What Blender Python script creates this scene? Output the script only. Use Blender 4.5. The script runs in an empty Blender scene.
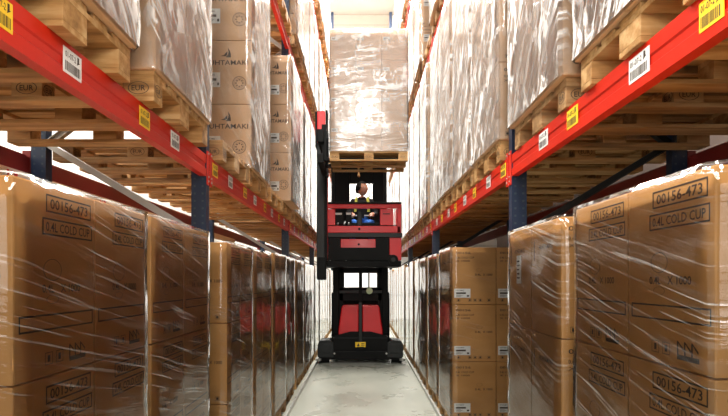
import bpy, bmesh, math, random
from mathutils import Vector, Matrix, noise
R = math.radians
random.seed(7)
scene = bpy.context.scene
col = scene.collection
# ------------------------------------------------------------------ camera
cam_d = bpy.data.cameras.new('camera'); cam = bpy.data.objects.new('camera', cam_d); col.objects.link(cam)
cam.location = (0, 0, 1.6); cam.rotation_euler = (R(90), 0, 0)
cam_d.sensor_width = 36; cam_d.lens = 490/728*36; cam_d.shift_y = 72/728; cam_d.shift_x = 2/728
cam_d.clip_start = .05; cam_d.clip_end = 200
scene.camera = cam
# ------------------------------------------------------------------ world + lights + exposure
scene.view_settings.view_transform = 'Standard'; scene.view_settings.look = 'None'
scene.view_settings.gamma = 1; scene.view_settings.use_curve_mapping = False
scene.view_settings.exposure = 0.22
scene.cycles.max_bounces = 9; scene.cycles.diffuse_bounces = 4; scene.cycles.glossy_bounces = 4
scene.cycles.transparent_max_bounces = 24; scene.cycles.transmission_bounces = 4
scene.cycles.caustics_reflective = False; scene.cycles.caustics_refractive = False
scene.cycles.sample_clamp_indirect = 6; scene.cycles.use_denoising = True
w = bpy.data.worlds.new('world'); scene.world = w; w.use_nodes = True
w.node_tree.nodes['Background'].inputs[0].default_value = (1.0, .97, .92, 1)
w.node_tree.nodes['Background'].inputs[1].default_value = .12
def area(name, loc, rot, sx, sy, power, color=(1, .96, .9)):
    l = bpy.data.lights.new(name, 'AREA'); l.shape = 'RECTANGLE'; l.size = sx; l.size_y = sy
    l.energy = power; l.color = color
    o = bpy.data.objects.new(name, l); o.location = loc; o.rotation_euler = rot; col.objects.link(o); return o
area('aisle_lamp_and_fill', (0, 4.0, 11.6), (0, 0, 0), .5, 7, 1350)
area('aisle_lamp_and_fill', (0, 13.0, 11.6), (0, 0, 0), .6, 9, 4600)
area('neighbour_aisle_lamp', (-4.0, 7, 9.5), (0, 0, 0), .8, 18, 2800)
area('rear_fill', (-.3, -3.4, 2.0), (R(90), 0, R(-2)), 3.4, 1.8, 85, (1, .95, .88))  # added fill behind the camera for the near floor loads
area('aisle_lamp_and_fill', (0, .5, 2.9), (R(28), 0, 0), .4, .9, 30, (1, .94, .86))  # added fill above the camera, brightens aisle faces of near floor loads
area('aisle_lamp_and_fill', (-.2, -1.2, 7.0), (R(52), 0, 0), 1.0, 1.6, 250, (1, .95, .88))  # added fill, high behind the camera, aimed at the fork load front

# ------------------------------------------------------------------ materials
def mat(name):
    m = bpy.data.materials.new(name); m.use_nodes = True
    nt = m.node_tree; return m, nt, nt.nodes['Principled BSDF']
def N(nt, t, **k):
    n = nt.nodes.new(t)
    for a, b in k.items():
        if a.startswith('i_'):
            n.inputs[a[2:]].default_value = b
        else: setattr(n, a, b)
    return n
def mathn(nt, op, a, b=None, clamp=False):
    n = nt.nodes.new('ShaderNodeMath'); n.operation = op; n.use_clamp = clamp
    for i, v in enumerate((a, b)):
        if v is None: continue
        if isinstance(v, (int, float)): n.inputs[i].default_value = v
        else: nt.links.new(v, n.inputs[i])
    return n.outputs[0]
def ramp(nt, fac, stops):
    r = nt.nodes.new('ShaderNodeValToRGB'); e = r.color_ramp.elements
    e[0].position, e[0].color = stops[0][0], stops[0][1]; e[1].position, e[1].color = stops[-1][0], stops[-1][1]
    for p, c in stops[1:-1]:
        x = e.new(p); x.color = c
    nt.links.new(fac, r.inputs[0]); return r.outputs[0]
def obj_co(nt, scale=(1, 1, 1), rnd=True):
    tc = nt.nodes.new('ShaderNodeTexCoord'); mp = nt.nodes.new('ShaderNodeMapping'); mp.inputs['Scale'].default_value = scale
    nt.links.new(tc.outputs['Object'], mp.inputs[0])
    if rnd:
        oi = nt.nodes.new('ShaderNodeObjectInfo'); m = mathn(nt, 'MULTIPLY', oi.outputs['Random'], 37.0)
        c = nt.nodes.new('ShaderNodeCombineXYZ')
        for i in range(3): nt.links.new(m, c.inputs[i])
        nt.links.new(c.outputs[0], mp.inputs['Location'])
    return mp.outputs[0]
def noisy(name, c1, c2, scale=(4, 4, 4), rough=.6, metal=0, detail=4, bump=0, coat=0, lo=.35, hi=.65, spec=.5):
    m, nt, b = mat(name)
    co = obj_co(nt, scale)
    n = N(nt, 'ShaderNodeTexNoise', i_Scale=1.0, i_Detail=detail); nt.links.new(co, n.inputs['Vector'])
    c = ramp(nt, n.outputs['Fac'], [(lo, (*c1, 1)), (hi, (*c2, 1))])
    nt.links.new(c, b.inputs['Base Color'])
    b.inputs['Roughness'].default_value = rough; b.inputs['Metallic'].default_value = metal
    b.inputs['Specular IOR Level'].default_value = spec
    if coat: b.inputs['Coat Weight'].default_value = coat; b.inputs['Coat Roughness'].default_value = .12
    if bump:
        bp = N(nt, 'ShaderNodeBump', i_Strength=bump, i_Distance=.01); nt.links.new(n.outputs['Fac'], bp.inputs['Height'])
        nt.links.new(bp.outputs[0], b.inputs['Normal'])
    return m
def plain(name, c, rough=.5, metal=0, coat=0):
    return noisy(name, c, tuple(min(1, x*1.12) for x in c), (3, 3, 3), rough, metal, 3, coat=coat)

M = {}
M['carton'] = noisy('carton', (.50, .238, .066), (.57, .285, .088), (3, 3, 6), .62, bump=.04)
M['carton_pale'] = noisy('carton_pale', (.62, .37, .20), (.69, .43, .25), (3, 3, 6), .6, bump=.04)
M['ink'] = plain('ink', (.045, .028, .018), .7)
M['sticker'] = plain('sticker', (.78, .78, .76), .5)
M['yellow'] = plain('yellow_label', (.85, .55, .02), .5)
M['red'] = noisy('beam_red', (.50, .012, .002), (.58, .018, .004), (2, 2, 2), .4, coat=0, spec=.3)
M['red_shade'] = noisy('rear_beam_red_shaded', (.14, .008, .007), (.18, .011, .009), (2, 2, 2), .45)  # beam red with the rear beams' shade painted into it
M['truck_red'] = plain('truck_red', (.66, .006, .012), .35, coat=.1)
M['truck_black'] = noisy('truck_black', (.006, .0065, .0065), (.009, .009, .009), (3,3,3), .5, spec=.1)
M['truck_grey'] = noisy('truck_grey', (.012, .014, .014), (.016, .018, .018), (3,3,3), .45, spec=.3)
M['blueprint'] = None
M['steel'] = plain('galvanised_steel', (.42, .42, .40), .38, .7)
M['glass_green'] = plain('beacon_lens', (.45, .6, .25), .2)
M['bluecloth'] = plain('blue_trousers', (.03, .15, .55), .8)
M['blackcloth'] = plain('black_jacket', (.012, .012, .014), .85)
M['hiviz'] = plain('reflective_band', (.70, .72, .12), .5)
M['skin'] = plain('skin', (.55, .25, .16), .5)
M['hair'] = plain('hair', (.012, .009, .007), .7)
M['paper'] = plain('paper', (.8, .8, .78), .7)
M['plank'] = plain('white_tape', (.82, .80, .76), .5)
# upright steel: dark blue with punched slots
m, nt, b = mat('upright_blue')
tc = N(nt, 'ShaderNodeTexCoord'); sx = N(nt, 'ShaderNodeSeparateXYZ'); nt.links.new(tc.outputs['Object'], sx.inputs[0])
fz = mathn(nt, 'FRACT', mathn(nt, 'MULTIPLY', sx.outputs['Z'], 20.0))
zz = mathn(nt, 'LESS_THAN', mathn(nt, 'ABSOLUTE', mathn(nt, 'SUBTRACT', fz, .5)), .13)
ax = mathn(nt, 'ABSOLUTE', sx.outputs['X'])
xx = mathn(nt, 'LESS_THAN', mathn(nt, 'ABSOLUTE', mathn(nt, 'SUBTRACT', ax, .027)), .007)
hole = mathn(nt, 'MULTIPLY', zz, xx)
c = ramp(nt, hole, [(0, (.004, .015, .042, 1)), (1, (.03, .045, .06, 1))])
nt.links.new(c, b.inputs['Base Color']); b.inputs['Roughness'].default_value = .4
M['upright'] = m
# wood
def wood(name, c1, c2, c3):
    m, nt, b = mat(name)
    co = obj_co(nt, (2.5, 22, 22))
    n = N(nt, 'ShaderNodeTexNoise', i_Scale=1.0, i_Detail=6.0, i_Roughness=.6); nt.links.new(co, n.inputs['Vector'])
    co2 = obj_co(nt, (1.2, 6.5, 6.5))
    n2 = N(nt, 'ShaderNodeTexNoise', i_Scale=1.0, i_Detail=2.0); nt.links.new(co2, n2.inputs['Vector'])
    f = mathn(nt, 'ADD', mathn(nt, 'MULTIPLY', n.outputs['Fac'], .6), mathn(nt, 'MULTIPLY', n2.outputs['Fac'], .4))
    c = ramp(nt, f, [(.36, (*c1, 1)), (.5, (*c2, 1)), (.62, (*c3, 1))])
    nt.links.new(c, b.inputs['Base Color']); b.inputs['Roughness'].default_value = .7
    bp = N(nt, 'ShaderNodeBump', i_Strength=.25, i_Distance=.004); nt.links.new(n.outputs['Fac'], bp.inputs['Height']); nt.links.new(bp.outputs[0], b.inputs['Normal'])
    return m
M['wood'] = wood('pallet_wood', (.23, .11, .03), (.42, .225, .075), (.58, .37, .165))
M['wood_old'] = wood('old_pallet_wood', (.16, .08, .028), (.32, .175, .065), (.47, .30, .145))
# stretch film
def film(name, gloss, milk, ang, streak, rough, freq=1.0, haze=.12, wobble=.12, bs=.3, mw=.35, cross=0, front=.25):
    m, nt, b = mat(name); nt.nodes.remove(b); out = nt.nodes['Material Output']
    tc = N(nt, 'ShaderNodeTexCoord'); s = N(nt, 'ShaderNodeSeparateXYZ'); nt.links.new(tc.outputs['Object'], s.inputs[0])
    oi = N(nt, 'ShaderNodeObjectInfo'); rr = mathn(nt, 'MULTIPLY', oi.outputs['Random'], 53.0)
    u = mathn(nt, 'ADD', s.outputs['X'], s.outputs['Y']); v = s.outputs['Z']
    # gentle waviness of the pull direction
    wob = N(nt, 'ShaderNodeTexNoise', i_Scale=1.3, i_Detail=2.0); nt.links.new(tc.outputs['Object'], wob.inputs['Vector'])
    vw = mathn(nt, 'ADD', v, mathn(nt, 'MULTIPLY', wob.outputs['Fac'], wobble))
    ca, sa = math.cos(R(ang)), math.sin(R(ang))
    p = mathn(nt, 'ADD', mathn(nt, 'MULTIPLY', u, ca), mathn(nt, 'MULTIPLY', vw, sa))
    q = mathn(nt, 'SUBTRACT', mathn(nt, 'MULTIPLY', vw, ca), mathn(nt, 'MULTIPLY', u, sa))
    def tex(pa, qa, det, off):
        cb = N(nt, 'ShaderNodeCombineXYZ')
        nt.links.new(mathn(nt, 'MULTIPLY', p, pa), cb.inputs[0]); nt.links.new(mathn(nt, 'MULTIPLY', q, qa), cb.inputs[1])
        nt.links.new(mathn(nt, 'ADD', rr, off), cb.inputs[2])
        n = N(nt, 'ShaderNodeTexNoise', i_Scale=1.0, i_Detail=det, i_Roughness=.6); nt.links.new(cb.outputs[0], n.inputs['Vector'])
        return n.outputs['Fac']
    fine = tex(1.6, 85*freq, 3.0, 0.0); mid = tex(2.2, 26*freq, 3.0, 5.0); patch = tex(2.0, 3.0, 2.0, 9.0)
    W = lambda x: (x, x, x, 1)
    fs = ramp(nt, fine, [(.57, W(0)), (.66, W(1))])
    ms = ramp(nt, mid, [(.52, W(0)), (.66, W(1))])
    pt = ramp(nt, patch, [(.40, W(.12)), (.62, W(1))])
    sn = N(nt, 'ShaderNodeSeparateXYZ'); nt.links.new(tc.outputs['Normal'], sn.inputs[0])
    sidef = mathn(nt, 'ADD', mathn(nt, 'MULTIPLY', mathn(nt, 'ABSOLUTE', sn.outputs['X']), 1-front), front)
    if cross:
        cb = N(nt, 'ShaderNodeCombineXYZ'); nt.links.new(mathn(nt, 'MULTIPLY', u, 9.0), cb.inputs[0]); nt.links.new(mathn(nt, 'MULTIPLY', v, 4.0), cb.inputs[1]); nt.links.new(rr, cb.inputs[2])
        cn = N(nt, 'ShaderNodeTexNoise', i_Scale=1.0, i_Detail=5.0, i_Roughness=.65, i_Distortion=1.2); nt.links.new(cb.outputs[0], cn.inputs['Vector'])
        cr = ramp(nt, cn.outputs['Fac'], [(.52, W(0)), (.60, W(1))]); fs = mathn(nt, 'ADD', fs, mathn(nt, 'MULTIPLY', cr, cross), True)
    st = mathn(nt, 'MULTIPLY', mathn(nt, 'MULTIPLY', mathn(nt, 'ADD', fs, mathn(nt, 'MULTIPLY', ms, mw), True), pt), sidef)
    hgt = mathn(nt, 'ADD', mathn(nt, 'MULTIPLY', fine, .35), mid)
    bp = N(nt, 'ShaderNodeBump', i_Strength=bs, i_Distance=.006); nt.links.new(hgt, bp.inputs['Height'])
    fr = N(nt, 'ShaderNodeFresnel', i_IOR=1.42)
    gl = N(nt, 'ShaderNodeBsdfGlossy', i_Roughness=rough); nt.links.new(bp.outputs[0], gl.inputs['Normal'])
    tr = N(nt, 'ShaderNodeBsdfTransparent'); tr.inputs[0].default_value = (.98, .98, .975, 1)
    fac = mathn(nt, 'ADD', mathn(nt, 'MULTIPLY', fr.outputs[0], gloss), mathn(nt, 'MULTIPLY', st, streak), True)
    mx = N(nt, 'ShaderNodeMixShader'); nt.links.new(fac, mx.inputs[0]); nt.links.new(tr.outputs[0], mx.inputs[1]); nt.links.new(gl.outputs[0], mx.inputs[2])
    df = N(nt, 'ShaderNodeBsdfDiffuse'); df.inputs[0].default_value = (.86, .85, .83, 1)
    m2 = N(nt, 'ShaderNodeMixShader')
    f2 = mathn(nt, 'ADD', mathn(nt, 'MULTIPLY', st, milk), mathn(nt, 'MULTIPLY', sidef, milk*haze), True)  # milky film white, with reflected glare also painted in as diffuse
    nt.links.new(f2, m2.inputs[0]); nt.links.new(mx.outputs[0], m2.inputs[1]); nt.links.new(df.outputs[0], m2.inputs[2])
    nt.links.new(m2.outputs[0], out.inputs[0])
    return m
M['film'] = film('stretch_film', 1.2, .22, -14, .30, .05, 1.0, .01, .08, .25, .12)
M['film_R'] = film('stretch_film', 1.2, .22, 14, .30, .05, 1.0, .01, .08, .25, .12)
M['film_milky'] = film('stretch_film_milky', 1.4, .8, -52, .35, .10, .6, .08, .3, .6, .8, 1.0, .06)
M['film_load'] = film('stretch_film_bright', 1.2, .6, 5, .3, .16, .5, .3, .3, .8, .8, .7, .8)
# floor
m, nt, b = mat('concrete')
co = obj_co(nt, (1, 1, 1), False)
n = N(nt, 'ShaderNodeTexNoise', i_Scale=1.3, i_Detail=8.0, i_Roughness=.6); nt.links.new(co, n.inputs['Vector'])
nt.links.new(ramp(nt, n.outputs['Fac'], [(.3, (.235, .245, .205, 1)), (.7, (.30, .31, .265, 1))]), b.inputs['Base Color'])
nt.links.new(ramp(nt, n.outputs['Fac'], [(.3, (.22, .22, .22, 1)), (.7, (.38, .38, .38, 1))]), b.inputs['Roughness'])
M['floor'] = m
m, nt, b = mat('ribbed_wall')
tc = N(nt, 'ShaderNodeTexCoord'); wv = N(nt, 'ShaderNodeTexWave', i_Scale=.32, bands_direction='Z', wave_profile='SAW'); nt.links.new(tc.outputs['Object'], wv.inputs['Vector'])
nt.links.new(ramp(nt, wv.outputs['Fac'], [(.0, (.55, .55, .53, 1)), (.06, (.82, .82, .80, 1))]), b.inputs['Base Color'])
b.inputs['Roughness'].default_value = .6
M['wall'] = m
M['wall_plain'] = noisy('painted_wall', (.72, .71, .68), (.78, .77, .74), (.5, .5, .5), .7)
M['wall_shade'] = noisy('painted_shade_wall', (.10, .07, .06), (.14, .10, .08), (.5, .5, .5), .8)  # darkness of the unlit right side painted into the wall colour
M['ceiling'] = noisy('ceiling_paint', (.6, .6, .58), (.66, .66, .64), (.5, .5, .5), .8)

# ------------------------------------------------------------------ mesh builder
class MB:
    def __init__(s): s.bm = bmesh.new(); s.mats = []
    def mi(s, m):
        if m not in s.mats: s.mats.append(m)
        return s.mats.index(m)
    def box(s, x0, x1, y0, y1, z0, z1, m, bev=0, mtx=None):
        r = bmesh.ops.create_cube(s.bm, size=1)
        vs = r['verts']
        for v in vs:
            v.co = Vector(((x0+x1)/2+v.co.x*(x1-x0), (y0+y1)/2+v.co.y*(y1-y0), (z0+z1)/2+v.co.z*(z1-z0)))
        fs = set(f for v in vs for f in v.link_faces); k = s.mi(m)
        for f in fs: f.material_index = k
        if bev:
            es = list(set(e for v in vs for e in v.link_edges))
            rr = bmesh.ops.bevel(s.bm, geom=es, offset=bev, segments=2, affect='EDGES', profile=.6)
            nv = set(rr['verts']) | set(v for v in vs if v.is_valid)
            for f in rr['faces']: f.material_index = k
            vs = [v for v in nv if v.is_valid]
        if mtx:
            for v in vs: v.co = mtx @ v.co
        return vs
    def cyl(s, p0, p1, r, m, seg=16, r2=None):
        p0, p1 = Vector(p0), Vector(p1); d = p1-p0
        q = d.to_track_quat('Z', 'Y').to_matrix().to_4x4()
        mt = Matrix.Translation((p0+p1)/2) @ q
        rr = bmesh.ops.create_cone(s.bm, cap_ends=True, segments=seg, radius1=r, radius2=r if r2 is None else r2, depth=d.length, matrix=mt)
        k = s.mi(m)
        for f in set(f for v in rr['verts'] for f in v.link_faces): f.material_index = k
    def sph(s, c, r, m, sc=(1, 1, 1), seg=16):
        rr = bmesh.ops.create_uvsphere(s.bm, u_segments=seg, v_segments=seg//2+2, radius=r)
        k = s.mi(m)
        for v in rr['verts']: v.co = Vector((v.co.x*sc[0]+c[0], v.co.y*sc[1]+c[1], v.co.z*sc[2]+c[2]))
        for f in set(f for v in rr['verts'] for f in v.link_faces): f.material_index = k; f.smooth = True
    def poly(s, pts, m):
        vs = [s.bm.verts.new(p) for p in pts]; f = s.bm.faces.new(vs); f.material_index = s.mi(m); return f
    def prism(s, pts, a, b, m, axis='Y'):
        """extrude outline pts (u,v) from a to b along axis; axis Y: (u,v)->(x,z); axis X: (u,v)->(y,z)"""
        def P(p, t): return (p[0], t, p[1]) if axis == 'Y' else ((t, p[0], p[1]) if axis == 'X' else (p[0], p[1], t))
        A = [s.bm.verts.new(P(p, a)) for p in pts]; B = [s.bm.verts.new(P(p, b)) for p in pts]; k = s.mi(m); n = len(pts)
        fs = [s.bm.faces.new(A), s.bm.faces.new(B[::-1])]
        for i in range(n): fs.append(s.bm.faces.new((A[i], B[i], B[(i+1) % n], A[(i+1) % n])))
        for f in fs: f.material_index = k
    def mesh(s, name):
        bmesh.ops.recalc_face_normals(s.bm, faces=s.bm.faces)
        me = bpy.data.meshes.new(name); s.bm.to_mesh(me); s.bm.free()
        for m in s.mats: me.materials.append(m)
        return me
    def build(s, name, parent=None, loc=None):
        return link(name, s.mesh(name), parent, loc)
def link(name, me, parent=None, loc=None, rz=0):
    o = bpy.data.objects.new(name, me); col.objects.link(o)
    if parent: o.parent = parent
    if loc: o.location = loc
    if rz: o.rotation_euler.z = rz
    return o
def empty(name, loc=(0, 0, 0), rz=0):
    o = bpy.data.objects.new(name, None); col.objects.link(o); o.location = loc; o.rotation_euler.z = rz
    o.empty_display_size = .1; return o
def tag(o, label=None, cat=None, group=None, kind=None):
    if label: o['label'] = label
    if cat: o['category'] = cat
    if group: o['group'] = group
    if kind: o['kind'] = kind
    return o
KIDS = {}
def copy_tree(o, parent=None):
    c = o.copy(); col.objects.link(c)
    if parent: c.parent = parent
    for ch in list(o.children): copy_tree(ch, c)
    return c

# ------------------------------------------------------------------ printing on faces
_txt = {}
def text_geo(s):
    if s not in _txt:
        cu = bpy.data.curves.new('t', 'FONT'); cu.body = s; cu.size = 1; cu.resolution_u = 2; cu.align_x = 'LEFT'; cu.offset = .012
        o = bpy.data.objects.new('t', cu); col.objects.link(o)
        bpy.context.view_layer.update()
        me = bpy.data.meshes.new_from_object(o.evaluated_get(bpy.context.evaluated_depsgraph_get()))
        V = [v.co.copy() for v in me.vertices]; F = [tuple(p.vertices) for p in me.polygons]
        x0 = min(v.x for v in V); x1 = max(v.x for v in V); y0 = min(v.y for v in V); y1 = max(v.y for v in V)
        V = [((v.x-x0)/(x1-x0), (v.y-y0)/(y1-y0)) for v in V]
        bpy.data.objects.remove(o); bpy.data.meshes.remove(me); bpy.data.curves.remove(cu)
        _txt[s] = (V, F)
    return _txt[s]
class Face:
    """a printing plane: origin o, unit u, unit v (metres), outward n"""
    def __init__(s, mb, o, u, v, n): s.mb, s.o, s.u, s.v, s.n = mb, Vector(o), Vector(u), Vector(v), Vector(n)
    def P(s, a, b, h=.0012): return s.o + s.u*a + s.v*b + s.n*h
    def quad(s, a0, a1, b0, b1, m, h=.0012): s.mb.poly([s.P(a0, b0, h), s.P(a1, b0, h), s.P(a1, b1, h), s.P(a0, b1, h)], m)
    def poly(s, pts, m, h=.0012): s.mb.poly([s.P(a, b, h) for a, b in pts], m)
    def frame(s, a0, a1, b0, b1, t, m):
        s.quad(a0, a1, b0, b0+t, m); s.quad(a0, a1, b1-t, b1, m); s.quad(a0, a0+t, b0+t, b1-t, m); s.quad(a1-t, a1, b0+t, b1-t, m)
    def text(s, t, a0, a1, b0, b1, m, h=.0012):
        V, F = text_geo(t); k = s.mb.mi(m)
        vs = [s.mb.bm.verts.new(s.P(a0+x*(a1-a0), b0+y*(b1-b0), h)) for x, y in V]
        for f in F:
            try: s.mb.bm.faces.new([vs[i] for i in f]).material_index = k
            except ValueError: pass
    def ring(s, a, b, r, t, m, sy=1, seg=20):
        for i in range(seg):
            p = []
            for j, rr in ((i, r), (i+1, r), (i+1, r-t), (i, r-t)):
                q = 2*math.pi*j/seg; p.append((a+math.cos(q)*rr, b+math.sin(q)*rr*sy))
            s.poly(p, m)
def print_coldcup(F, W, H):
    k = M['ink']; t = .0055
    F.frame(.34*W, .94*W, .855*H, .95*H, t, k); F.text('00156-473', .39*W, .89*W, .875*H, .93*H, k)
    F.frame(.30*W, .96*W, .735*H, .825*H, t, k); F.text('0.4L COLD CUP', .34*W, .92*W, .755*H, .805*H, k)
    F.ring(.42*W, .555*H, .045, .0025, k, .75); F.text('0.4L', .30*W, .44*W, .435*H, .48*H, k); F.text('X 1000', .52*W, .78*W, .435*H, .48*H, k)
    F.ring(.42*W, .40*H, .03, .002, k, .45)
    F.frame(.05*W, .97*W, .24*H, .325*H, t, k)
    for i, a in enumerate((.33, .46)):
        F.frame(a*W, (a+.09)*W, .06*H, .125*H, .002, k); F.quad((a+.03)*W, (a+.06)*W, .075*H, .11*H, k)
    # factory pictogram
    F.poly([(.63*W, .05*H), (.86*W, .05*H), (.86*W, .075*H), (.63*W, .075*H)], k)
    for a in (.63, .705, .78):
        F.poly([(a*W, .07*H), ((a+.015)*W, .07*H), ((a+.015)*W, .145*H), (a*W, .145*H)], k)
        F.poly([((a+.01)*W, .145*H), (a*W, .145*H), ((a+.068)*W, .095*H), ((a+.075)*W, .105*H)], k)
def print_side_mark(F, W, H):
    k = M['ink']
    F.text('00156', .08*W, .42*W, .88*H, .92*H, k); F.text('0.4L COLD CUP', .08*W, .5*W, .80*H, .835*H, k); F.text('X 1000', .08*W, .40*W, .745*H, .775*H, k)
    F.text('0.4L', .52*W, .66*W, .50*H, .54*H, k); F.text('X 1000', .70*W, .92*W, .50*H, .54*H, k); F.ring(.62*W, .60*H, .03, .002, k, .6)
    for i, a in enumerate((.10, .36, .48, .60, .80)): F.frame(a*W, (a+.08)*W, .05*H, .10*H, .002, k); F.quad((a+.02)*W, (a+.06)*W, .06*H, .09*H, k)
def logo(F, a, b, s):
    k = M['ink']
    F.poly([(a-.02*s, b), (a+.52*s, b), (a+.50*s, b+.35*s), (a+.40*s, b+.7*s), (a+.2*s, b+1.0*s), (a+.27*s, b+.6*s), (a+.22*s, b+.3*s)], k)
    F.poly([(a-.55*s, b+.12*s), (a-.06*s, b+.10*s), (a+.12*s, b+.22*s), (a+.16*s, b+.62*s), (a-.05*s, b+.42*s), (a-.2*s, b+.25*s)], k)
def print_brand(F, W, H, small=False):
    k = M['ink']
    if small:
        F.quad(.10*W, .125*W, .66*H, .84*H, k); F.text('HUHTAMAKI', .28*W, .74*W, .755*H, .80*H, k); return
    logo(F, .5*W, .735*H, .085); F.text('HUHTAMAKI', .07*W, .93*W, .615*H, .69*H, k)
    F.ring(.76*W, .33*H, .06, .005, k); F.ring(.76*W, .33*H, .045, .002, k)
    for i in range(8):
        q = i*math.pi/4; F.quad(.76*W+.03*math.cos(q)-.006, .76*W+.03*math.cos(q)+.006, .33*H+.03*math.sin(q)-.006, .33*H+.03*math.sin(q)+.006, k)
# carton: local origin bottom centre; printed aisle side +X or -X, printed camera side -Y
_cart = {}
def carton_mesh(dx, dy, h, kind, side):
    key = (dx, dy, h, kind, side)
    if key in _cart: return _cart[key]
    mb = MB(); cm = M['carton_pale'] if kind in ('brand', 'pale', 'bare_pale') else M['carton']
    g = .0025
    mb.box(-dx/2+g, dx/2-g, -dy/2+g, dy/2-g, .001, h-g, cm, .006)
    X = dx/2-g; Y = dy/2-g
    FS = Face(mb, (X, -Y, 0), (0, 1, 0), (0, 0, 1), (1, 0, 0)) if side == 'L' else Face(mb, (-X, Y, 0), (0, -1, 0), (0, 0, 1), (-1, 0, 0))
    FF = Face(mb, (-X, -Y, 0), (1, 0, 0), (0, 0, 1), (0, -1, 0))
    if kind == 'cup': print_coldcup(FS, 2*Y, h); print_side_mark(FF, 2*X, h)
    elif kind == 'brand': print_brand(FF, 2*X, h); print_side_mark(FS, 2*Y, h)
    elif kind == 'brand_side': print_brand(FS, 2*Y, h, True); print_side_mark(FF, 2*X, h)
    elif kind == 'pale': print_side_mark(FF, 2*X, h); print_side_mark(FS, 2*Y, h)
    _cart[key] = mb.mesh('carton'); return _cart[key]
_stk = {}
def sticker_mesh(w, h, code=True):
    key = (w, h)
    if key in _stk: return _stk[key]
    mb = MB(); mb.box(0, w, -.0015, 0, 0, h, M['sticker'])
    F = Face(mb, (0, -.0015, 0), (1, 0, 0), (0, 0, 1), (0, -1, 0))
    F.quad(.1*w, .72*w, .42*h, .60*h, M['ink'], .001)
    for i in range(4): F.quad(.1*w, (.4+.08*(i % 3))*w, (.1+.07*i)*h, (.125+.07*i)*h, M['ink'], .001)
    F.quad(.78*w, .92*w, .12*h, .3*h, M['ink'], .001); F.text('HUHTAMAKI', .1*w, .6*w, .76*h, .88*h, M['ink'], .001)
    _stk[key] = mb.mesh('sticker'); return _stk[key]
# film shell round a load: x,y footprint centred, z from z0 to h
_flm = {}
def film_mesh(dx, dy, h, mk, z0=.002, seed=0):
    key = (dx, dy, h, mk, seed)
    if key in _flm: return _flm[key]
    mb = MB(); bm = mb.bm; k = mb.mi(M[mk])
    off = .009; X = dx/2+off; Y = dy/2+off; r = .03
    pts = []
    def side(ax, ay, bx, by, n):
        for i in range(n): t = i/n; pts.append((ax+(bx-ax)*t, ay+(by-ay)*t))
    nx, ny = 22, 18
    side(-X+r, -Y, X-r, -Y, nx); side(X-r, -Y, X, -Y+r, 2); side(X, -Y+r, X, Y-r, ny); side(X, Y-r, X-r, Y, 2)
    side(X-r, Y, -X+r, Y, 6); side(-X+r, Y, -X, Y-r, 2); side(-X, Y-r, -X, -Y+r, ny); side(-X, -Y+r, -X+r, -Y, 2)
    rows = 26; rings = []
    for j in range(rows+1):
        z = z0+(h+.006-z0)*j/rows; ring = []
        for (x, y) in pts:
            nn = noise.noise(Vector((x*3+seed*7, y*3+seed, z*5))); n2 = noise.noise(Vector((x*6, y*6+seed*3, z*22)))
            d = .006+.006*nn+.0025*n2
            nxx, nyy = (x/X)**7, (y/Y)**7
            L = math.hypot(nxx, nyy) or 1
            dd = max(d, -.001)
            ring.append(bm.verts.new((x+nxx/L*dd, y+nyy/L*dd, z)))
        rings.append(ring)
    # fold over the top edge
    ring = [bm.verts.new((x*(1-.03/X), y*(1-.03/Y), h+.009+.003*noise.noise(Vector((x*9, y*9, seed))))) for x, y in pts]; rings.append(ring)
    n = len(pts)
    for j in range(len(rings)-1):
        for i in range(n):
            f = bm.faces.new((rings[j][i], rings[j][(i+1) % n], rings[j+1][(i+1) % n], rings[j+1][i])); f.material_index = k; f.smooth = True
    _flm[key] = mb.mesh('stretch_film'); return _flm[key]

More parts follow.
